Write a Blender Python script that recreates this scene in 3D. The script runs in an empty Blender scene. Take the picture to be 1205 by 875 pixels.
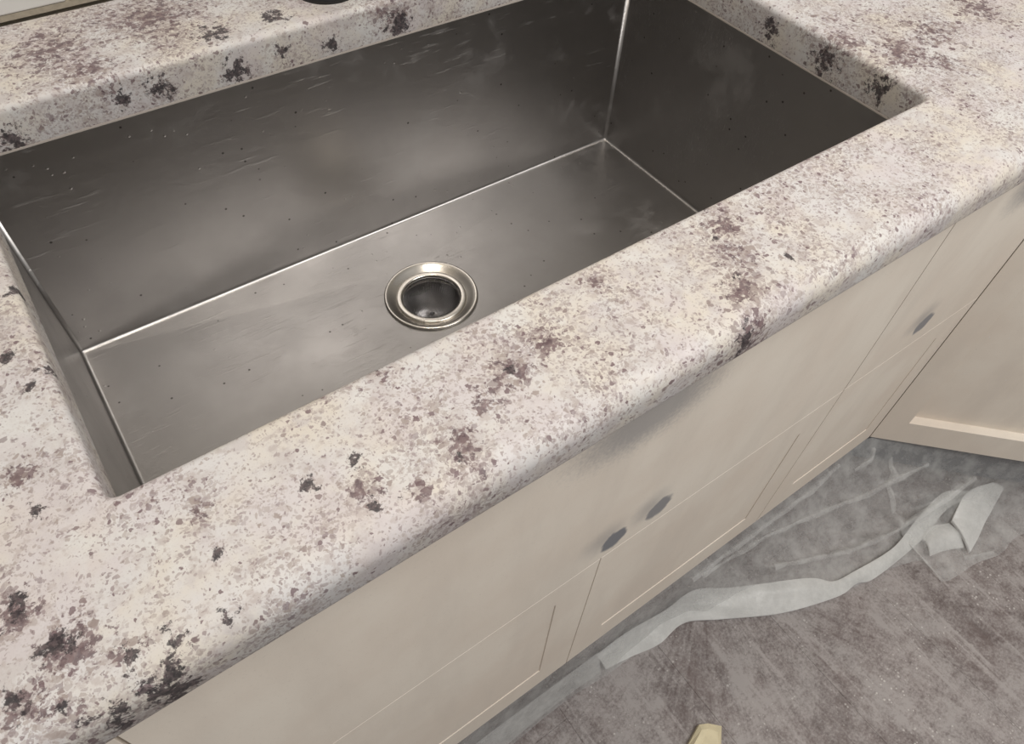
import bpy, bmesh, math, random
from mathutils import Vector, Matrix, noise
random.seed(7)
S = bpy.context.scene
COL = S.collection

# ------------------------------------------------------------------ camera
cam = bpy.data.cameras.new('camera')
cam.sensor_fit = 'HORIZONTAL'; cam.sensor_width = 36.0
cam.lens = 865.4 / 1205 * 36.0
cam.clip_start = 0.01
camo = bpy.data.objects.new('camera', cam); COL.objects.link(camo)
right = Vector((0.8149, -0.5780, 0.0432)); down = Vector((-0.4346, -0.6586, -0.6144)); fwd = Vector((0.3836, 0.4819, -0.7878))
m3 = Matrix((right, -down, -fwd)).transposed()
camo.matrix_world = Matrix.Translation((0.0679, -0.2724, 1.2739)) @ m3.to_4x4()
S.camera = camo

# ------------------------------------------------------------------ world, lights, exposure
wd = bpy.data.worlds.new('room_light'); S.world = wd; wd.use_nodes = True
bg = wd.node_tree.nodes['Background']
bg.inputs[0].default_value = (1.0, 0.975, 0.95, 1); bg.inputs[1].default_value = 0.36
def area(name, loc, target, sx, sy, power, color):
    l = bpy.data.lights.new(name, 'AREA'); l.shape = 'RECTANGLE'; l.size = sx; l.size_y = sy
    l.energy = power; l.color = color
    o = bpy.data.objects.new(name, l); COL.objects.link(o); o.location = loc
    d = Vector(target) - Vector(loc)
    o.rotation_euler = d.to_track_quat('-Z', 'Y').to_euler()
    return o
area('ceiling_light_offscreen', (0.9, -1.05, 2.45), (0.9, -1.05, 0.9), 1.0, 1.0, 37, (1.0, 0.98, 0.955))
area('over_sink_light_offscreen', (0.28, 0.22, 2.40), (0.28, 0.22, 0.9), 0.32, 0.32, 8.5, (1.0, 0.92, 0.82))
S.view_settings.view_transform = 'Standard'; S.view_settings.look = 'None'
S.view_settings.gamma = 1.0; S.view_settings.use_curve_mapping = False
S.view_settings.exposure = -0.05

# ------------------------------------------------------------------ helpers
def tag(o, label=None, cat=None, group=None, kind=None):
    if label: o['label'] = label
    if cat: o['category'] = cat
    if group: o['group'] = group
    if kind: o['kind'] = kind
    return o
def link(name, me, mat=None, parent=None):
    o = bpy.data.objects.new(name, me); COL.objects.link(o)
    if mat: me.materials.append(mat)
    if parent: o.parent = parent
    return o
def obj(name, bm, mat, parent=None, smooth=False):
    bmesh.ops.recalc_face_normals(bm, faces=bm.faces)
    if smooth:
        for f in bm.faces: f.smooth = True
    me = bpy.data.meshes.new(name); bm.to_mesh(me); bm.free()
    return link(name, me, mat, parent)
def empty(name, loc=(0, 0, 0), rz=0):
    o = bpy.data.objects.new(name, None); COL.objects.link(o); o.location = loc; o.rotation_euler = (0, 0, rz)
    o.empty_display_size = 0.05
    return o
def box(bm, x0, x1, y0, y1, z0, z1, bev=0.0, seg=2):
    b2 = bmesh.new()
    bmesh.ops.create_cube(b2, size=1)
    bmesh.ops.scale(b2, vec=(x1 - x0, y1 - y0, z1 - z0), verts=b2.verts)
    bmesh.ops.translate(b2, vec=((x0 + x1) / 2, (y0 + y1) / 2, (z0 + z1) / 2), verts=b2.verts)
    if bev > 0: bmesh.ops.bevel(b2, geom=b2.edges[:], offset=bev, segments=seg, profile=0.5, affect='EDGES')
    me = bpy.data.meshes.new('t'); b2.to_mesh(me); b2.free(); bm.from_mesh(me); bpy.data.meshes.remove(me)
def boxbm(*a, **k):
    bm = bmesh.new(); box(bm, *a, **k); return bm
def lathe(bm, prof, n=64, c=(0, 0, 0), close=False):
    rings = []
    for r, z in prof:
        rings.append([bm.verts.new((c[0] + r * math.cos(2 * math.pi * i / n), c[1] + r * math.sin(2 * math.pi * i / n), c[2] + z)) for i in range(n)])
    pairs = list(zip(rings[:-1], rings[1:]))
    if close: pairs.append((rings[-1], rings[0]))
    for a, b in pairs:
        for i in range(n):
            bm.faces.new((a[i], a[(i + 1) % n], b[(i + 1) % n], b[i]))
    return rings
def tube(bm, pts, rad, n=20):
    pts = [Vector(p) for p in pts]; rings = []
    up = Vector((1, 0, 0))
    for k, p in enumerate(pts):
        t = (pts[min(k + 1, len(pts) - 1)] - pts[max(k - 1, 0)]).normalized()
        a = up.cross(t).normalized(); b = t.cross(a)
        r = rad[k] if isinstance(rad, (list, tuple)) else rad
        rings.append([bm.verts.new(p + a * r * math.cos(2 * math.pi * i / n) + b * r * math.sin(2 * math.pi * i / n)) for i in range(n)])
    for a, b in zip(rings[:-1], rings[1:]):
        for i in range(n): bm.faces.new((a[i], a[(i + 1) % n], b[(i + 1) % n], b[i]))
    bm.faces.new(rings[0]); bm.faces.new(rings[-1])

# ------------------------------------------------------------------ materials
class NT:
    def __init__(s, name):
        s.m = bpy.data.materials.new(name); s.m.use_nodes = True
        s.t = s.m.node_tree; s.b = s.t.nodes['Principled BSDF']
        s.out = s.t.nodes['Material Output']
        s.co = s.t.nodes.new('ShaderNodeTexCoord').outputs['Object']
    def n(s, typ, **k):
        nd = s.t.nodes.new(typ)
        for a, v in k.items(): setattr(nd, a, v)
        return nd
    def l(s, a, b): s.t.links.new(a, b)
    def put(s, sock, v):
        if isinstance(v, bpy.types.NodeSocket): s.l(v, sock)
        else: sock.default_value = v
    def math(s, op, a, b=0.0, clamp=False):
        nd = s.n('ShaderNodeMath', operation=op, use_clamp=clamp); s.put(nd.inputs[0], a); s.put(nd.inputs[1], b); return nd.outputs[0]
    def noise(s, scale, detail=4, rough=0.55, vec=None, color=False, dist=0.0):
        nd = s.n('ShaderNodeTexNoise'); s.l(vec or s.co, nd.inputs['Vector'])
        nd.inputs['Scale'].default_value = scale; nd.inputs['Detail'].default_value = detail
        nd.inputs['Roughness'].default_value = rough; nd.inputs['Distortion'].default_value = dist
        return nd.outputs['Color' if color else 'Fac']
    def vor(s, scale, vec=None, feature='F1', rnd=1.0):
        nd = s.n('ShaderNodeTexVoronoi', feature=feature); s.l(vec or s.co, nd.inputs['Vector'])
        nd.inputs['Scale'].default_value = scale; nd.inputs['Randomness'].default_value = rnd
        return nd
    def rng(s, v, a, b, c=0.0, d=1.0, smooth=True):
        nd = s.n('ShaderNodeMapRange'); nd.interpolation_type = 'SMOOTHSTEP' if smooth else 'LINEAR'
        s.put(nd.inputs[0], v); s.put(nd.inputs[1], a); s.put(nd.inputs[2], b); s.put(nd.inputs[3], c); s.put(nd.inputs[4], d)
        return nd.outputs[0]
    def mix(s, f, a, b):
        nd = s.n('ShaderNodeMix', data_type='RGBA'); s.put(nd.inputs[0], f)
        for sock, v in ((nd.inputs[6], a), (nd.inputs[7], b)):
            s.put(sock, v if isinstance(v, bpy.types.NodeSocket) else (*v, 1))
        return nd.outputs[2]
    def mapping(s, loc=(0, 0, 0), rot=(0, 0, 0), scale=(1, 1, 1), typ='POINT', vec=None):
        nd = s.n('ShaderNodeMapping', vector_type=typ); s.l(vec or s.co, nd.inputs[0])
        nd.inputs[1].default_value = loc; nd.inputs[2].default_value = rot; nd.inputs[3].default_value = scale
        return nd.outputs[0]
    def blob(s, loc, rad, vec=None, rot=(0, 0, 0)):
        if not isinstance(rad, (tuple, list)): rad = (rad, rad, rad)
        mp = s.mapping(loc, rot, rad, 'TEXTURE', vec)
        g = s.n('ShaderNodeTexGradient', gradient_type='SPHERICAL'); s.l(mp, g.inputs[0]); return g.outputs['Fac']
    def blobs(s, lst, vec=None):
        tot = None
        for loc, rad in lst:
            f = s.blob(loc, rad, vec)
            tot = f if tot is None else s.math('MAXIMUM', tot, f)
        return tot
    def warp(s, scale, amt, vec=None, detail=2):
        c = s.noise(scale, detail, 0.5, vec, color=True)
        sub = s.n('ShaderNodeVectorMath', operation='SUBTRACT'); s.l(c, sub.inputs[0]); sub.inputs[1].default_value = (.5, .5, .5)
        sc = s.n('ShaderNodeVectorMath', operation='SCALE'); s.l(sub.outputs[0], sc.inputs[0]); sc.inputs['Scale'].default_value = amt
        ad = s.n('ShaderNodeVectorMath', operation='ADD'); s.l(vec or s.co, ad.inputs[0]); s.l(sc.outputs[0], ad.inputs[1])
        return ad.outputs[0]
    def color(s, c): s.put(s.b.inputs['Base Color'], c if isinstance(c, bpy.types.NodeSocket) else (*c, 1))
    def set(s, **k):
        for a, v in k.items(): s.put(s.b.inputs[a.replace('_', ' ')], v)
    def bump(s, h, strength=0.3, dist=0.001):
        nd = s.n('ShaderNodeBump'); nd.inputs['Strength'].default_value = strength; nd.inputs['Distance'].default_value = dist
        s.l(h, nd.inputs['Height']); s.l(nd.outputs[0], s.b.inputs['Normal'])

ZT = 0.91           # counter top height
def granite():
    g = NT('granite')
    w = g.warp(45, 0.007); w2 = g.warp(330, 0.0045, w, 3)
    # pale matrix with cream, grey and lilac clouds
    c = g.mix(g.rng(g.noise(16, 5, .6), .38, .62), (.60, .58, .57), (.615, .565, .495))
    c = g.mix(g.rng(g.noise(48, 5, .65, g.mapping((3, 1, 0))), .47, .62, 0, .75), c, (.51, .47, .455))
    c = g.mix(g.rng(g.noise(17, 4, .6, g.mapping((7, 2, 0))), .47, .62, 0, .55), c, (.57, .515, .52))
    c = g.mix(g.rng(g.noise(24, 5, .6, g.mapping((1, 9, 4))), .52, .68, 0, .7), c, (.65, .64, .615))
    MAUVE = [(-.043,-.038,.016),(-.027,-.068,.020),(-.005,-.087,.015),(-.049,-.083,.016),(-.034,-.09,.014),(.278,-.04,.026),(.243,-.05,.024),(.221,-.059,.021),(.191,-.076,.022),(.157,-.09,.020),(.129,-.074,.018),(.186,-.093,.018),(.462,-.021,.028),(.442,-.05,.026),(.422,-.078,.023),(.412,-.102,.022),(.8,.065,.05),(.868,.078,.05),(.82,.029,.034),(.771,.105,.028),(.73,.023,.032),(.609,.012,.02),(.177,-.007,.012),(.049,-.033,.012),(.955,.079,.05),(.34,-.016,.016),(.207,.496,.085),(.109,.48,.07),(.133,.433,.04),(-.023,.041,.016),(.417,.40,.04),(.0,.28,.02),(-.02,.22,.03),(.62,.46,.09),(.95,.3,.1),(-.08,-.02,.03),(1.0,-.03,.05)]
    DARK = [(.003,-.107,.021),(-.018,-.113,.018),(.017,-.093,.013),(.04,-.097,.012),(.134,-.053,.012),(.105,-.053,.011),(.402,-.108,.017),(.477,-.076,.009),(.048,-.063,.008),(.128,-.084,.010),(.145,-.092,.008),(-.002,.1,.014),(.01,.111,.012),(.009,.189,.013),(-.021,.014,.012),(-.008,.131,.011),(.243,.437,.034),(.303,.439,.03),(-.043,-.038,.014),(-.03,-.065,.015),(-.005,-.09,.013),(-.05,-.08,.012),(-.035,-.092,.012),(.185,-.085,.008),(.245,-.048,.008),(.43,-.07,.010),(.445,-.03,.008),(.60,.008,.010)]
    DV = [((.76,.194,ZT-.023),.03),((.76,.118,ZT-.023),.033),((.76,.05,ZT-.016),.03),((.05,.412,ZT-.03),.026),((.178,.412,ZT-.022),.026),((.249,.412,ZT-.028),.03),((.145,.412,ZT-.024),.02),((.349,.412,ZT-.028),.02),((.428,.412,ZT-.028),.03),((.30,.412,ZT-.02),.016)]
    mv = g.blobs([((x, y, ZT - (.02 if y < -.085 else 0)), (r, r, .05)) for x, y, r in [(a_, b_, r_ * (1.35 if a_ < .03 and b_ < -.03 else 1)) for a_, b_, r_ in MAUVE]])
    dk = g.blobs([((x, y, ZT - (.015 if y < -.085 else 0)), (r, r, .05)) for x, y, r in [(a_, b_, r_ * (1.3 if a_ < .03 and b_ < -.03 else 1)) for a_, b_, r_ in DARK]] + DV)
    big = g.noise(7, 3, .5, g.mapping((2, 5, 1)))
    def specks(scale, dens, k, ca, cb_, op, off, soft=.05):
        v = g.vor(scale, g.mapping(off, vec=w2)); rc = g.n('ShaderNodeSeparateColor'); g.l(v.outputs['Color'], rc.inputs[0])
        r = g.math('MULTIPLY', g.math('SUBTRACT', g.math('ADD', rc.outputs[0], dens), 1.0), k)
        f = g.rng(g.math('SUBTRACT', r, v.outputs['Distance']), -soft, soft, 0, op)
        return g.math('MULTIPLY', f, g.rng(rc.outputs[2], 0, 1, .55, 1)), g.mix(g.rng(rc.outputs[1], .3, .7), ca, cb_)
    clus = g.noise(20, 4, .6, g.mapping((4, 4, 4)))
    n1 = g.noise(120, 5, .62, g.mapping((6, 1, 2), vec=w))
    c = g.mix(g.rng(g.math('ADD', n1, g.math('MULTIPLY', mv, .10)), .54, .66, 0, .55), c, (.42, .36, .335))
    for args in ((560, g.math('ADD', g.rng(clus, .36, .64, .42, .82), g.math('MULTIPLY', mv, .2)), 1.5, (.38, .325, .30), (.27, .21, .21), .75, (1, 2, 3)),
                 (300, g.math('ADD', g.rng(clus, .38, .66, .25, .58), g.math('MULTIPLY', mv, .40)), 1.5, (.33, .275, .25), (.15, .095, .105), .85, (4, 1, 6)),
                 (165, g.math('ADD', g.rng(big, .38, .64, .18, .42), g.math('MULTIPLY', mv, .42)), 1.35, (.33, .275, .25), (.14, .09, .095), .88, (2, 8, 1)),
                 (85, g.math('ADD', g.rng(big, .42, .64, .07, .21), g.math('MULTIPLY', mv, .30)), 1.2, (.38, .32, .29), (.20, .14, .14), .85, (7, 3, 2))):
        f, cc = specks(*args); c = g.mix(f, c, cc)
    # burgundy clusters
    n3 = g.noise(150, 7, .70, w)
    f3 = g.rng(g.math('ADD', n3, g.math('MULTIPLY', mv, .23)), .655, .71, 0, .85)
    c = g.mix(f3, c, g.mix(g.rng(g.noise(200, 3), .35, .65), (.20, .14, .14), (.085, .05, .06)))
    # near-black mica
    n4 = g.noise(120, 7, .74, g.mapping((5, 3, 8), vec=w))
    f4 = g.rng(g.math('ADD', n4, g.math('MULTIPLY', dk, .30)), .685, .74, 0, .93)
    c = g.mix(f4, c, g.mix(g.rng(g.noise(300, 3), .4, .65), (.022, .018, .022), (.10, .075, .078)))
    # fine salt grain
    c = g.mix(g.rng(g.noise(800, 2, .6), .56, .72, 0, .30), c, (.36, .315, .30))
    g.color(c); g.set(Roughness=g.rng(g.noise(90, 4), .3, .7, .42, .58)); g.b.inputs['Specular IOR Level'].default_value = .35
    g.bump(g.math('ADD', g.noise(180, 4), g.math('MULTIPLY', f4, -.5)), .12, .0006)
    return g.m

def steel(name, base=(.395, .378, .365), rough=(.30, .37), scr=True):
    g = NT(name)
    cl = g.noise(7, 4, .6); st = g.noise(60, 3, .6, g.mapping(scale=(.15, 1, 1)))
    g.set(Metallic=1.0)
    g.color(g.mix(g.rng(cl, .35, .7), base, tuple(x * .90 for x in base)))
    r = g.math('ADD', g.rng(cl, .3, .7, *rough), g.math('MULTIPLY', st, .08))
    g.put(g.b.inputs['Roughness'], r)
    if scr:
        s1 = g.noise(520, 3, .55, g.mapping(rot=(0, 0, .35), scale=(.035, 1, .3)))
        s2 = g.noise(520, 3, .55, g.mapping(rot=(0, 0, 1.9), scale=(.035, 1, .3)))
        gr = g.vor(95); dots = g.math('MULTIPLY', g.rng(gr.outputs['Distance'], 0.05, .16, 1, 0), g.rng(g.noise(9, 2), .46, .60))
        sc = g.n('ShaderNodeSeparateColor'); g.l(gr.outputs['Color'], sc.inputs[0])
        dots = g.math('MULTIPLY', dots, g.rng(sc.outputs[0], .62, .66))
        scr_ = g.math('MULTIPLY', g.math('ADD', g.rng(s1, .61, .70), g.rng(s2, .62, .71)), g.rng(g.noise(14, 3), .44, .62))
        h = g.math('ADD', g.math('MULTIPLY', g.math('ADD', s1, s2), .22), g.math('ADD', dots, g.math('MULTIPLY', scr_, .3)))
        g.bump(h, .35, .0008)
        stain = g.rng(g.noise(11, 6, .68, g.mapping((2, 7, 1))), .50, .68)
        g.set(Metallic=g.rng(g.math('ADD', stain, g.math('MULTIPLY', scr_, 1.0)), 0, 1.6, 1.0, .70))
        grit = g.vor(60, g.mapping((.3, .7, .2))); gs = g.n('ShaderNodeSeparateColor'); g.l(grit.outputs['Color'], gs.inputs[0])
        gf = g.math('MULTIPLY', g.rng(grit.outputs['Distance'], .05, .10, 1, 0), g.rng(gs.outputs[0], .55, .6))
        bc = g.b.inputs['Base Color'].links[0].from_socket; g.color(g.mix(gf, bc, (.11, .105, .10)))
    return g.m

def simple(name, color, rough=.5, metal=0.0, nz=0.0, scale=80):
    g = NT(name)
    if nz: g.color(g.mix(g.rng(g.noise(scale, 4), .3, .7, 0, nz), color, tuple(x * .6 for x in color)))
    else: g.color(color)
    g.set(Roughness=rough, Metallic=metal); return g.m

def dusty_paint():
    # dark grey paint under a coat of tan stone dust, wiped in a few places (world-space coordinates)
    g = NT('dusty_paint')
    geo = g.n('ShaderNodeNewGeometry').outputs['Position']; g.co = geo
    dust = g.mix(g.rng(g.noise(5, 4, .6), .35, .65), (.73, .65, .56), (.78, .715, .625))
    dust = g.mix(g.rng(g.noise(14, 5, .65, g.mapping(rot=(0, .5, 0), scale=(1, 1, .22))), .42, .68, 0, .38), dust, (.645, .58, .505))
    dust = g.mix(g.rng(g.noise(420, 3, .6), .6, .75, 0, .3), dust, (.50, .44, .38))
    sp = g.vor(150); ss = g.n('ShaderNodeSeparateColor'); g.l(sp.outputs['Color'], ss.inputs[0])
    speck = g.math('MULTIPLY', g.rng(sp.outputs['Distance'], .08, .2, 1, 0), g.rng(ss.outputs[1], .965, .97))
    dust = g.mix(g.math('MULTIPLY', speck, .8), dust, (.78, .76, .72))
    paint = (.19, .195, .215)
    FY = -.0767
    spots = [((.376, FY, .558), (.021, .03, .025), .95), ((.440, FY, .562), (.020, .03, .025), .85), ((.908, FY, .574), (.022, .03, .022), .85)]
    wv = g.warp(70, .012)
    wipe = None
    for loc, rad, s in spots:
        core = g.math('MULTIPLY', g.rng(g.blob(loc, rad, wv), .02, .35), s)
        halo = g.math('MULTIPLY', g.rng(g.blob((loc[0] - .018, loc[1], loc[2] + .02), (rad[0] * 1.9, .05, rad[2] * 1.8), wv), 0, 1), .42)
        f = g.math('MAXIMUM', core, halo); wipe = f if wipe is None else g.math('MAXIMUM', wipe, f)
    for loc, rad in [((.37, FY, .795), (.115, .05, .062)), ((.96, FY, .79), (.09, .05, .06))]:
        f = g.math('MULTIPLY', g.rng(g.math('ADD', g.blob(loc, rad, wv), g.math('MULTIPLY', g.math('SUBTRACT', g.noise(260, 3), .5), .5)), .05, .75), .62)
        wipe = g.math('MAXIMUM', wipe, f)
    g.color(g.mix(wipe, dust, paint)); g.set(Roughness=.75)
    g.b.inputs['Specular IOR Level'].default_value = .25
    g.bump(g.noise(300, 4), .15, .0005)
    return g.m

def floor_mat():
    g = NT('dusty_floor')
    geo = g.n('ShaderNodeNewGeometry').outputs['Position']; g.co = geo
    wood = g.mix(g.rng(g.noise(30, 5, .6, g.mapping(scale=(1, .08, 1))), .3, .7), (.135, .102, .095), (.09, .068, .064))
    dmask = g.noise(6, 5, .62); mid = g.noise(40, 6, .7); fine = g.noise(220, 5, .75)
    t_ = g.math('ADD', g.math('MULTIPLY', dmask, .55), g.math('ADD', g.math('MULTIPLY', mid, .45), g.math('MULTIPLY', fine, .50)))
    dust = g.rng(t_, .60, .88, .10, 1.0)
    # sweeping marks fanning out from the cabinet foot
    sub = g.mapping((-.72, .06, 0)); sx = g.n('ShaderNodeSeparateXYZ'); g.l(sub, sx.inputs[0])
    ang = g.math('ARCTAN2', sx.outputs[0], sx.outputs[1]); rad = g.n('ShaderNodeVectorMath', operation='LENGTH'); g.l(sub, rad.inputs[0])
    cb = g.n('ShaderNodeCombineXYZ'); g.put(cb.inputs[0], g.math('MULTIPLY', ang, 1.0)); g.put(cb.inputs[1], g.math('MULTIPLY', rad.outputs['Value'], .25))
    fan = g.noise(26, 3, .6, cb.outputs[0])
    dust = g.math('ADD', dust, g.math('MULTIPLY', g.math('SUBTRACT', fan, .48), 1.0), True)
    for a, sc, k in ((.35, 42, .35), (-.30, 36, .35)):
        n_ = g.noise(sc, 3, .6, g.mapping(rot=(0, 0, a), scale=(1, .06, 1)))
        dust = g.math('ADD', dust, g.math('MULTIPLY', g.rng(n_, .58, .66), k), True)
    c = g.mix(dust, wood, g.mix(g.noise(12, 3), (.36, .322, .308), (.30, .28, .27)))
    sp = g.vor(210); ss = g.n('ShaderNodeSeparateColor'); g.l(sp.outputs['Color'], ss.inputs[0])
    speck = g.rng(g.math('SUBTRACT', g.math('MULTIPLY', g.math('SUBTRACT', ss.outputs[1], .72), 1.5), sp.outputs['Distance']), -.04, .04)
    speck = g.math('MULTIPLY', speck, g.rng(g.noise(9, 4, .6, g.mapping((3, 3, 0))), .45, .6))
    c = g.mix(g.math('MULTIPLY', speck, .7), c, (.58, .55, .52))
    g.color(c); g.set(Roughness=.6)
    g.bump(fine, .2, .001)
    return g.m

def plastic_mat(name, o0, o1):
    g = NT(name)
    g.color((.88, .88, .86)); g.set(Roughness=.32)
    tr = g.n('ShaderNodeBsdfTransparent'); tr.inputs[0].default_value = (.97, .97, .97, 1)
    tl = g.n('ShaderNodeBsdfTranslucent'); tl.inputs[0].default_value = (.88, .88, .86, 1)
    m1 = g.n('ShaderNodeMixShader'); m1.inputs[0].default_value = .35; g.l(g.b.outputs[0], m1.inputs[1]); g.l(tl.outputs[0], m1.inputs[2])
    m2 = g.n('ShaderNodeMixShader')
    g.put(m2.inputs[0], g.rng(g.noise(30, 5, .65), .3, .75, o0, o1))
    g.l(tr.outputs[0], m2.inputs[1]); g.l(m1.outputs[0], m2.inputs[2]); g.l(m2.outputs[0], g.out.inputs[0])
    g.bump(g.noise(45, 4, .6), .35, .004)
    return g.m

M_GR = granite(); M_ST = steel('brushed_steel'); M_DR = steel('drain_steel', (.62, .585, .53), (.16, .26), False)
M_MESH = steel('mesh_steel', (.30, .285, .28), (.22, .3), False)
M_DUST = dusty_paint(); M_FL = floor_mat(); M_PL = plastic_mat('plastic_film', .20, .46); M_PL2 = plastic_mat('folded_plastic_film', .50, .74)
M_TILE = simple('glazed_tile', (.66, .65, .62), .30, 0, .12, 9)
M_GROUT = simple('grout', (.40, .35, .27), .9, 0, .4, 200)
M_BLACK = simple('matt_black_metal', (.012, .012, .013), .38, 0)
M_SIL = simple('sealant', (.50, .45, .40), .5)
M_SUB = simple('subfloor', (.10, .08, .075), .9)
M_SCRAP = simple('cream_paper', (.70, .62, .42), .8, 0, .3, 60)
M_KICK = simple('toe_kick_paint', (.19, .195, .215), .7)

# ------------------------------------------------------------------ dimensions
W, D = 0.76, 0.4124          # sink, inside
TH = 0.04                    # slab thickness
ZF = ZT - 0.2869             # sink floor
FF = -0.1067                 # slab front
YF = -0.0767                 # cabinet face
XC = 1.082                   # inner corner of the cabinet run
YW = 0.549                   # back wall face

# ------------------------------------------------------------------ floor of planks
fl = empty('floor'); tag(fl, kind='structure')
bm = boxbm(-1.2, 2.7, -1.9, YW, -.03, -.004); obj('subfloor', bm, M_SUB, fl)
pw = 0.2008; x = 0.7537 - 10 * pw
bmP = boxbm(0, pw - .0002, 0, 1.2 - .0002, -.006, 0, bev=.0003, seg=1)
bmesh.ops.recalc_face_normals(bmP, faces=bmP.faces)
plank = bpy.data.meshes.new('plank'); bmP.to_mesh(plank); bmP.free(); plank.materials.append(M_FL)
i = 0
while x < 2.6:
    y = -1.9 + [0, -.62, -.3][i % 3] ; y += 0
    while y < YW - .01:
        o = bpy.data.objects.new('plank', plank); COL.objects.link(o); o.location = (x, y, 0); o.parent = fl
        if y + 1.2 > YW: o.scale[1] = max(.05, (YW - y) / 1.2)
        y += 1.2
    x += pw; i += 1

# ------------------------------------------------------------------ back wall with tiles
wb = empty('wall_back', (0, YW, 0)); tag(wb, kind='structure')
obj('wall_board', boxbm(-1.2, 2.7, .008, .10, 0, 2.4), M_GROUT, wb)
obj('grout_strip', boxbm(-1.2, 2.7, .001, .0079, ZT + .002, ZT + .0075), M_GROUT, wb)
tw, th, tg = .152, .076, .003
bmT = boxbm(0, tw, 0, .0079, 0, th, bev=.0015, seg=2); bmesh.ops.recalc_face_normals(bmT, faces=bmT.faces)
tile = bpy.data.meshes.new('tile'); bmT.to_mesh(tile); bmT.free(); tile.materials.append(M_TILE)
for r in range(6):
    for k in range(-8, 17):
        o = bpy.data.objects.new('tile', tile); COL.objects.link(o); o.parent = wb
        o.location = (.1475 + k * (tw + tg) + (r % 2) * (tw + tg) / 2, 0, ZT + .0078 + r * (th + tg))
obj('grout_bed', boxbm(-1.2, 2.7, .0025, .0079, ZT + .0076, ZT + .0076 + 6 * (th + tg)), M_GROUT, wb)

# ------------------------------------------------------------------ granite worktop with the sink cut-out
def offset_loop(pts, d):
    # polygon counter-clockwise, d > 0 moves inward
    out = []; n = len(pts)
    for k in range(n):
        p0, p1, p2 = Vector(pts[k - 1]), Vector(pts[k]), Vector(pts[(k + 1) % n])
        e1 = (p1 - p0).normalized(); e2 = (p2 - p1).normalized()
        n1 = Vector((-e1.y, e1.x)); n2 = Vector((-e2.y, e2.x))
        b = (n1 + n2); b = b / max(1e-6, (1 + n1.dot(n2)))
        out.append(p1 + b * d)
    return out
def rounded(pts, radii, seg=8):
    out = []; n = len(pts)
    for k in range(n):
        p0, p1, p2 = Vector(pts[k - 1]), Vector(pts[k]), Vector(pts[(k + 1) % n]); r = radii[k]
        if r <= 0: out.append(p1); continue
        a = (p0 - p1).normalized(); b = (p2 - p1).normalized(); half = a.angle(b) / 2
        t = r / math.tan(half); c = p1 + (a + b).normalized() * (r / math.sin(half))
        s = p1 + a * t - c; e = p1 + b * t - c
        a0 = math.atan2(s.y, s.x); da = math.atan2(e.y, e.x) - a0
        while da > math.pi: da -= 2 * math.pi
        while da < -math.pi: da += 2 * math.pi
        for q in range(seg + 1): out.append(c + Vector((r * math.cos(a0 + da * q / seg), r * math.sin(a0 + da * q / seg))))
    return out
def arc_profile(rt, rb, th):
    pr = [(rt * (1 - math.sin(a)), -rt * (1 - math.cos(a))) for a in [math.pi / 2 * q / 8 for q in range(9)]]
    pr += [(rb * (1 - math.cos(a)), -(th - rb) - rb * math.sin(a)) for a in [math.pi / 2 * q / 5 for q in range(6)]]
    return pr
t225 = math.tan(math.pi / 8)
s2 = math.sqrt(.5)
cx = XC - .03 * t225
outer = rounded([(-1.0, .5445), (-1.0, FF), (cx, FF), (cx + .5, FF - .5), (2.3, FF - .5), (2.3, .5445)], [0, 0, .02, 0, 0, 0])
hole = rounded([(.0115, .0015), (W - .0005, .0015), (W - .0005, D - .0005), (.0115, D - .0005)], [.007, .013, .010, .010])
bm = bmesh.new()
def sweep(loop, prof, sign):
    rings = []
    for d, z in prof:
        pl = offset_loop(loop, d * sign)
        rings.append([bm.verts.new((p.x, .5468 if p.y > .5 else p.y, ZT + z)) for p in pl])
    for a, b in zip(rings[:-1], rings[1:]):
        for i in range(len(a)):
            f = bm.faces.new((a[i], a[(i + 1) % len(a)], b[(i + 1) % len(a)], b[i])); f.smooth = True
    return rings[0], rings[-1]
oT, oB = sweep(outer, arc_profile(.017, .009, TH), 1)
hT, hB = sweep(hole, arc_profile(.007, .002, TH), -1)
def ring_edges(r): return [bm.edges.get((r[i], r[(i + 1) % len(r)])) for i in range(len(r))]
bmesh.ops.triangle_fill(bm, use_beauty=True, edges=ring_edges(oT) + ring_edges(hT))
bmesh.ops.triangle_fill(bm, use_beauty=True, edges=ring_edges(oB) + ring_edges(hB))
wt = obj('granite_worktop', bm, M_GR)
tag(wt, 'speckled white and burgundy granite worktop with a rounded front edge around the sink', 'worktop')

# ------------------------------------------------------------------ sink
sink = empty('kitchen_sink', (0, 0, 0))
tag(sink, 'large rectangular brushed stainless steel sink set under the granite worktop', 'sink')
zt = ZT - TH
bm = bmesh.new()
vb = [bm.verts.new(p) for p in ((0, 0, ZF), (W, 0, ZF), (W, D, ZF), (0, D, ZF))]
vt = [bm.verts.new((v.co.x, v.co.y, zt)) for v in vb]
fb = bm.faces.new(vb)
for i in range(4): bm.faces.new((vb[i], vb[(i + 1) % 4], vt[(i + 1) % 4], vt[i]))
es = [e for e in bm.edges if not (e.verts[0] in vt and e.verts[1] in vt)]
old = set(bm.faces)
res = bmesh.ops.bevel(bm, geom=es, offset=.0042, segments=4, profile=.5, affect='EDGES')
for f in res['faces']: f.smooth = True
flo = [f for f in bm.faces if all(abs(v.co.z - ZF) < 1e-5 for v in f.verts) and f.calc_area() > .1][0]
for f in bm.faces:
    if f.calc_area() > .02: f.smooth = False
cor = sorted(flo.verts, key=lambda v: math.atan2(v.co.y - D / 2, v.co.x - W / 2))
bmesh.ops.delete(bm, geom=[flo], context='FACES_ONLY')
DX, DY = .3748, .2826; DR = .0545; NS = 64; DROP = .008
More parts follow.
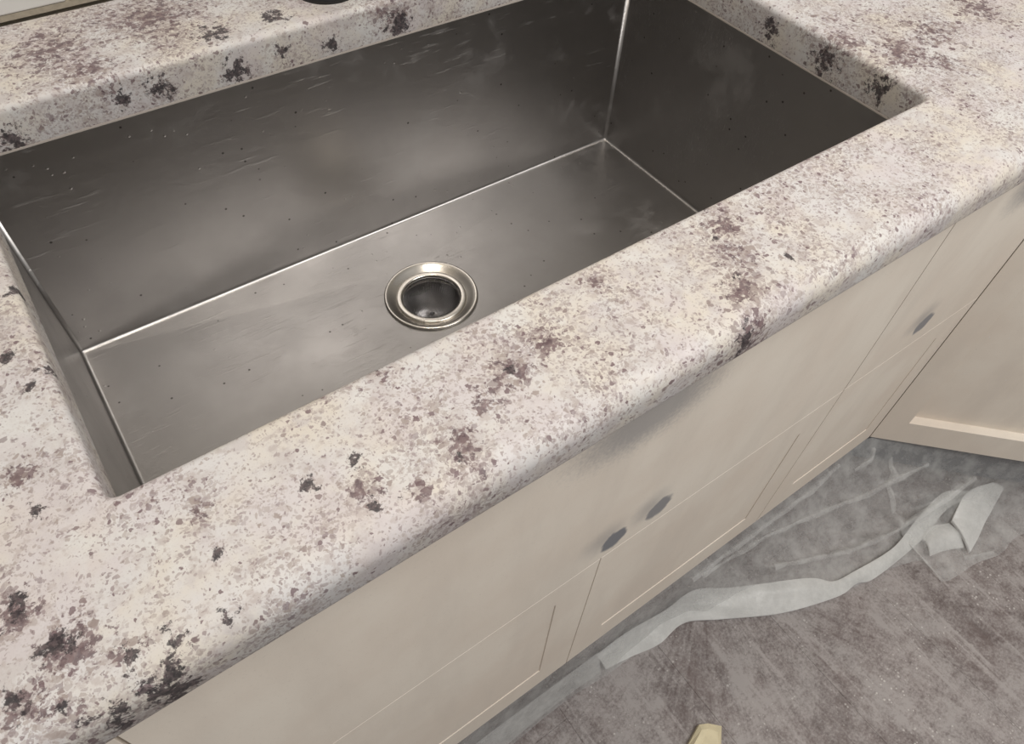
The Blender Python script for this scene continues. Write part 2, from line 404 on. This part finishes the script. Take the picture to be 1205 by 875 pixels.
ring = [bm.verts.new((DX + DR * math.cos(2 * math.pi * i / NS), DY + DR * math.sin(2 * math.pi * i / NS), ZF - DROP)) for i in range(NS)]
def near_i(v):
    a = math.atan2(v.co.y - DY, v.co.x - DX) % (2 * math.pi); return int(round(a / (2 * math.pi) * NS)) % NS
for k in range(4):
    a, b = cor[k], cor[(k + 1) % 4]; ia, ib = near_i(a), near_i(b)
    n_ = (ib - ia) % NS; mid = n_ // 2
    for q in range(n_):
        i0, i1 = ring[(ia + q) % NS], ring[(ia + q + 1) % NS]
        bm.faces.new((a if q < mid else b, i1, i0) if True else ())
    bm.faces.new((a, b, ring[(ia + mid) % NS]))
# flange turned out under the slab
bmesh.ops.recalc_face_normals(bm, faces=bm.faces)
top = [e for e in bm.edges if e.is_boundary and all(abs(v.co.z - zt) < 1e-5 for v in e.verts)]
ext = bmesh.ops.extrude_edge_only(bm, edges=top)
for v in [g for g in ext['geom'] if isinstance(g, bmesh.types.BMVert)]:
    v.co.x += .012 * (1 if v.co.x > W / 2 else -1); v.co.y += .012 * (1 if v.co.y > D / 2 else -1)
    v.co.z -= .0005
basin = obj('basin', bm, M_ST, sink)
so = basin.modifiers.new('sheet', 'SOLIDIFY'); so.thickness = .0014; so.offset = -1
# sealant bead between slab and steel
bm = bmesh.new()
for (x0, x1, y0, y1) in ((0.006, W - .006, D - .0007, D + .002), (W - .0007, W + .002, .006, D - .006), (0.006, W - .006, -.002, .0012), (-.002, .0012, .006, D - .006)):
    box(bm, x0, x1, y0, y1, zt - .0008, zt + .0010)
obj('sealant_bead', bm, M_SIL, sink)
# drain flange (dished ring) and cup below
zd = ZF - DROP
bm = bmesh.new()
lathe(bm, [(.0545, -.004), (.0568, .0002), (.0574, .0016), (.0568, .0030), (.0555, .0034), (.0538, .0030), (.0500, .0012), (.0455, -.0012), (.0420, -.0024), (.0405, -.0030), (.0395, -.006), (.0392, -.012), (.0375, -.014)], 72, (DX, DY, zd))
df = obj('drain_flange', bm, M_DR, sink, True); df['label'] = 'polished dished drain ring'
bm = bmesh.new()
rg = lathe(bm, [(.0400, -.004), (.0398, -.05), (.030, -.062), (.020, -.064), (.020, -.12)], 48, (DX, DY, zd)); bm.faces.new(rg[-1])
dc = obj('drain_cup', bm, M_MESH, sink, True)
# strainer basket: rim, mesh bowl
sb = empty('strainer_basket', (DX, DY, zd)); tag(sb, 'round steel mesh strainer basket seated in the sink drain', 'strainer')
bm = bmesh.new()
lathe(bm, [(.0428, -.0028), (.0430, -.0016), (.0424, -.0007), (.0412, -.0004), (.0375, -.0004), (.0362, -.0008), (.0355, -.0018), (.0352, -.004), (.0352, -.007), (.0358, -.007), (.0362, -.0035), (.040, -.0028)], 72, close=True)
obj('rim', bm, M_DR, sb, True)
bm = bmesh.new()
prof = [(.0349, -.004)] + [(.0345 * math.cos(a), -.006 - .026 * math.sin(a)) for a in [math.pi / 2 * q / 23.6 for q in range(0, 24)]]
rg = lathe(bm, prof, 64); bm.faces.new(rg[-1])
mb = obj('mesh_bowl', bm, M_MESH, sb, True)
wf = mb.modifiers.new('wires', 'WIREFRAME'); wf.thickness = .0006; wf.use_even_offset = False
mb['label'] = 'fine woven wire bowl'

# ------------------------------------------------------------------ faucet
fa = empty('faucet', (.375, .4635, ZT)); tag(fa, 'matt black gooseneck faucet standing on the granite behind the sink', 'faucet')
bm = bmesh.new(); rg = lathe(bm, [(.0325, 0), (.0325, .004), (.0305, .0065), (.0255, .0075), (.0245, .012)], 48); bm.faces.new(rg[-1]); bm.faces.new(rg[0])
obj('base_ring', bm, M_BLACK, fa, True)
bm = bmesh.new(); rg = lathe(bm, [(.0240, .011), (.0240, .10), (.0215, .105), (.014, .108)], 40); bm.faces.new(rg[-1]); bm.faces.new(rg[0])
obj('body', bm, M_BLACK, fa, True)
pts = [(0, 0, .10), (0, 0, .22), (0, 0, .32)] + [(0, -.1 + .1 * math.cos(a), .32 + .1 * math.sin(a)) for a in [math.pi * q / 12 for q in range(1, 13)]]
bm = bmesh.new(); tube(bm, pts, .0125); obj('spout', bm, M_BLACK, fa, True)
bm = bmesh.new(); tube(bm, [(0, -.2, .322), (0, -.2, .30), (0, -.2, .24), (0, -.2, .215)], [.0135, .016, .018, .0165]); obj('spray_head', bm, M_BLACK, fa, True)
bm = bmesh.new(); tube(bm, [(.02, 0, .07), (.05, 0, .075), (.09, 0, .10), (.12, 0, .125)], [.011, .010, .006, .005]); obj('lever', bm, M_BLACK, fa, True)

# ------------------------------------------------------------------ cabinets
def shaker(parent, x0, x1, z0, z1, yf, stile=.055, rb=.055, depth=.012, th=.02):
    bm = bmesh.new()
    a, b = x0 + stile, x1 - stile; c, d = z0 + rb, z1 - stile
    def rect(X0, X1, Z0, Z1, y): return [bm.verts.new(p) for p in ((X0, y, Z0), (X1, y, Z0), (X1, y, Z1), (X0, y, Z1))]
    e = .0004
    o0 = rect(x0, x1, z0, z1, yf + th); o1 = rect(x0, x1, z0, z1, yf + e); o2 = rect(x0 + e, x1 - e, z0 + e, z1 - e, yf)
    i1 = rect(a - e, b + e, c - e, d + e, yf); i2 = rect(a, b, c, d, yf + e); i3 = rect(a, b, c, d, yf + th)
    for p, q in ((o0, o1), (o1, o2), (o2, i1), (i1, i2), (i2, i3), (i3, o0)):
        for k in range(4): bm.faces.new((p[k], p[(k + 1) % 4], q[(k + 1) % 4], q[k]))
    dr = obj('door', bm, M_DUST, parent)
    obj('door_panel', boxbm(a - .0005, b + .0005, yf + depth, yf + th - .001, c - .0005, d + .0005), M_DUST, dr)
    return dr
def cabinet(name, label, x0, x1, doors, origin=(0, 0, 0), rz=0, apron=True, rb=.070, zb=.151, depth=.0013, stile=.055, ptop=ZT - TH - .0006):
    e = empty(name, origin, rz); tag(e, label, 'cabinet')
    y0 = YF if rz == 0 else 0.0
    g = .0006
    obj('carcass', boxbm(x0 + .001, x1 - .001, y0 + .0201, y0 + .06, .151, ZT - TH - .0006), M_DUST, e)
    for xx in (x0 + .001, x1 - .019):
        obj('side_panel', boxbm(xx, xx + .018, y0 + .0602, y0 + (.60 if rz == 0 else .30), .151, ptop), M_DUST, e)
    if apron:
        obj('false_front', boxbm(x0 + g, x1 - g, y0, y0 + .02, .5257, .862, bev=.0004), M_DUST, e)
        dz = .5250
    else: dz = .862
    n = doors; w = (x1 - x0) / n
    for k in range(n): shaker(e, x0 + k * w + g, x0 + (k + 1) * w - g, zb, dz, y0, rb=rb, depth=depth, stile=stile)
    obj('toe_kick', boxbm(x0, x1, y0 + .06, y0 + .075, 0, .1505), M_KICK, e)
    return e
cabinet('sink_cabinet', 'dust-coated shaker sink base cabinet with two doors under the sink', -.0455, .7755, 2, ptop=.60)
cabinet('base_cabinet', 'dust-coated base cabinet with one smudge, between the sink cabinet and angled corner', .7765, XC, 1)
cabinet('base_cabinet', 'dust-coated base cabinet on the far side of the sink from the angled corner', -.98, -.0465, 2)
# angled corner cabinet, turned 45 degrees out of the run
ca = cabinet('corner_cabinet', 'dust-coated angled corner cabinet with a recessed door panel and a pale bottom ledge', .0006, .60, 1, (XC, YF, 0), -math.pi / 4, apron=False, rb=.058, zb=.151, depth=.018, stile=.045)

# ------------------------------------------------------------------ plastic sheet
def lerp(a, b, t): return a + (b - a) * t
def poly_at(pts, u):
    L = [0]
    for p, q in zip(pts[:-1], pts[1:]): L.append(L[-1] + (Vector(q) - Vector(p)).length)
    t = u * L[-1]
    for k in range(len(pts) - 1):
        if t <= L[k + 1] or k == len(pts) - 2:
            return Vector(pts[k]).lerp(Vector(pts[k + 1]), (t - L[k]) / (L[k + 1] - L[k]))
def smooth(pts, n=8):
    P = [Vector(p) for p in pts]; out = []
    for k in range(len(P) - 1):
        p0, p1, p2, p3 = P[max(k - 1, 0)], P[k], P[k + 1], P[min(k + 2, len(P) - 1)]
        for q in range(n):
            t = q / n
            out.append(.5 * (2 * p1 + (p2 - p0) * t + (2 * p0 - 5 * p1 + 4 * p2 - p3) * t * t + (3 * p1 - p0 - 3 * p2 + p3) * t ** 3))
    out.append(P[-1]); return out
ps = empty('plastic_sheet', (.8, -.1, 0)); tag(ps, 'crumpled translucent plastic sheet tucked along the cabinet foot on the floor', 'plastic sheet')
PO = Vector((.8, -.1, 0))
yt = YF + .012
topc = [(-.10, yt, .149), (.30, yt, .149), (.60, yt, .149), (.90, yt, .149), (1.04, yt, .149), (1.10, -.085, .149), (1.20, -.178, .149), (1.32, -.298, .149)]
outc = [(-.10, -.112, .003), (.12, -.108, .003), (.343, -.098, .003), (.455, -.105, .003), (.619, -.112, .003), (.676, -.147, .003), (.79, -.207, .003), (.91, -.243, .003), (.96, -.250, .003), (1.02, -.265, .003), (1.075, -.29, .003), (1.068, -.333, .003), (1.15, -.347, .003), (1.21, -.363, .003), (1.283, -.364, .003), (1.40, -.42, .003)]
outc = smooth(outc)
RIDGES = [([(1.23, -.24), (1.18, -.234), (1.065, -.221), (.949, -.194), (.785, -.135)], .016, .010), ([(1.085, -.095), (1.07, -.105), (1.02, -.10)], .012, .008),
          ([(1.105, -.125), (1.10, -.148), (1.083, -.158), (1.076, -.207)], .012, .008), ([(1.16, -.172), (1.094, -.154), (.941, -.12), (.792, -.097), (.639, -.085)], .014, .010),
          ([(1.196, -.352), (1.12, -.32)], .007, .006), ([(1.0, -.08), (.924, -.086), (.735, -.084), (.62, -.082)], .012, .008), ([(1.06, -.09), (.98, -.14), (.93, -.2)], .007, .007), ([(1.15, -.20), (1.05, -.19), (.98, -.17), (.9, -.12)], -.010, .012)]
def seg_d(p, pts):
    best = 9
    for a, b in zip(pts[:-1], pts[1:]):
        a = Vector(a); b = Vector(b); d = b - a; t = max(0, min(1, (p - a).dot(d) / d.length_squared)); best = min(best, (p - a - d * t).length)
    return best
def crumple(p, k=1.0):
    n1 = noise.noise(Vector((p.x * 11, p.y * 11 + 3, 2))); n2 = noise.noise(Vector((p.x * 30, p.y * 30, 5)))
    n3 = abs(noise.noise(Vector((p.x * 17 + p.y * 20, p.y * 9 - p.x * 3, 9))))
    return k * (.006 * n1 + .003 * n2 + .012 * (0.4 - n3))
NU, NV = 300, 60
bm = bmesh.new(); grid = []
for i in range(NU + 1):
    u = i / NU; a = poly_at(topc, u); b = poly_at(outc, u); col = []
    L = (Vector((b.x - a.x, b.y - a.y))).length; wd_ = max(0, min(1, (L - .04) / .10))
    for j in range(NV + 1):
        t = j / NV
        p = a.lerp(b, t)
        fall = (1 - t) ** lerp(1.15, 2.6, wd_)
        p.z = lerp(b.z, a.z, fall)
        s_ = math.sin(math.pi * t) ** .6
        h = crumple(p, .35 + .65 * wd_)
        q2 = Vector((p.x, p.y))
        for pts_, hh, ww in RIDGES: h += hh * math.exp(-seg_d(q2, pts_) / ww) * wd_
        p.z = min(a.z, max(.003, p.z + s_ * (.006 * wd_ + h)))
        col.append(bm.verts.new(p - PO))
    grid.append(col)
for i in range(NU):
    for j in range(NV): bm.faces.new((grid[i][j], grid[i + 1][j], grid[i + 1][j + 1], grid[i][j + 1]))
grid_xyz = [[tuple(v.co + PO) for v in c_] for c_ in grid]
obj('sheet', bm, M_PL, ps, True)
def strip(name, edge, inner, zlift, layers=2, nu=90, nv=12, arch=.003, mat=None):
    bm = bmesh.new(); edge = smooth(edge); inner = smooth(inner)
    for ly in range(layers):
        g_ = []
        for i in range(nu + 1):
            u = i / nu; a = poly_at(inner, u); b = poly_at(edge, u); col = []
            for j in range(nv + 1):
                t = j / nv; p = b.lerp(a, t)
                p.z += zlift * (ly + 1) + (arch + .4 * crumple(Vector((p.x + ly, p.y, 0)))) * math.sin(math.pi * t)
                col.append(bm.verts.new(p - PO))
            g_.append(col)
        for i in range(nu):
            for j in range(nv): bm.faces.new((g_[i][j], g_[i + 1][j], g_[i + 1][j + 1], g_[i][j + 1]))
    return obj(name, bm, mat or M_PL2, ps, True)
strip('folded_edge', [(.451, -.098, .004), (.498, -.106, .004), (.554, -.118, .004), (.615, -.116, .004), (.676, -.150, .004), (.773, -.203, .004), (.881, -.240, .004), (.926, -.243, .004), (.965, -.256, .004), (1.098, -.259, .006), (1.191, -.248, .012), (1.26, -.262, .02)],
      [(.446, -.074, .022), (.513, -.074, .022), (.592, -.083, .022), (.662, -.086, .022), (.721, -.120, .02), (.848, -.186, .02), (.885, -.216, .015), (.933, -.226, .015), (1.029, -.238, .018), (1.112, -.228, .022), (1.20, -.222, .03), (1.25, -.25, .03)], .002, 3, 120)
strip('flap', [(1.151, -.327, .008), (1.19, -.318, .010), (1.224, -.308, .012), (1.28, -.295, .016), (1.32, -.285, .02)],
      [(1.165, -.268, .026), (1.19, -.258, .036), (1.22, -.250, .040), (1.25, -.252, .042), (1.29, -.265, .042)], .003, 3, 30)
strip('flap', [(1.085, -.288, .005), (1.12, -.298, .005), (1.155, -.315, .005)], [(1.10, -.258, .010), (1.13, -.252, .014), (1.165, -.268, .016)], .003, 2, 24, arch=.006)
def sheet_z(x_, y_):
    best = None; bd = 9
    for colv in grid_xyz:
        if abs(colv[0][0] - x_) > .12 and abs(colv[-1][0] - x_) > .12: continue
        for q in colv:
            d = (q[0] - x_) ** 2 + (q[1] - y_) ** 2
            if d < bd: bd = d; best = q[2]
    return best or .01
for pts_, hh, ww in RIDGES[:6]:
    if hh < 0: continue
    e1 = []; e2 = []
    for a, b in zip(pts_[:-1], pts_[1:]):
        a = Vector(a); b = Vector(b); nn = max(2, int((b - a).length / .012)); pr = Vector((-(b - a).y, (b - a).x)).normalized()
        for q in range(nn):
            p = a.lerp(b, q / nn); w_ = .0052 + .0050 * noise.noise(Vector((p.x * 25, p.y * 25, 3)))
            z_ = sheet_z(p.x, p.y) + .0012
            e1.append((p.x + pr.x * w_, p.y + pr.y * w_, z_ - .002)); e2.append((p.x - pr.x * w_, p.y - pr.y * w_, z_ - .002))
    strip('crease', e1, e2, .001, 1, 40, 4, arch=.004, mat=M_PL)
strip('foot_strip', [(-.10, -.106, .006), (.12, -.102, .006), (.343, -.094, .006), (.44, -.097, .006)], [(-.10, YF - .002, .075), (.12, YF - .002, .075), (.343, YF - .002, .07), (.44, YF - .002, .065)], .002, 1, 60, arch=.003)

# ------------------------------------------------------------------ scrap on the floor
bm = bmesh.new()
pts = [(.478, -.262), (.519, -.249), (.534, -.256), (.547, -.272), (.520, -.300), (.487, -.310), (.462, -.285)]
for zz, k in ((.001, 1.0), (.014, .96), (.017, .88)):
    pass
lo = [bm.verts.new((x_ - .505, y_ + .28, .0005)) for x_, y_ in pts]
mi = [bm.verts.new(((x_ - .505) * .97, (y_ + .28) * .97, .012 + .004 * math.sin(9 * k_))) for k_, (x_, y_) in enumerate(pts)]
hi = [bm.verts.new(((x_ - .505) * .72, (y_ + .28) * .72, .017 + .003 * math.cos(5 * k_))) for k_, (x_, y_) in enumerate(pts)]
for a, b in ((lo, mi), (mi, hi)):
    for k_ in range(len(pts)): bm.faces.new((a[k_], a[(k_ + 1) % len(pts)], b[(k_ + 1) % len(pts)], b[k_]))
bm.faces.new(hi); bm.faces.new(lo)
sc_ = obj('paper_scrap', bm, M_SCRAP); sc_.location = (.505, -.28, 0)
tag(sc_, 'small cream-yellow crumpled scrap lying on the dusty floor', 'scrap')
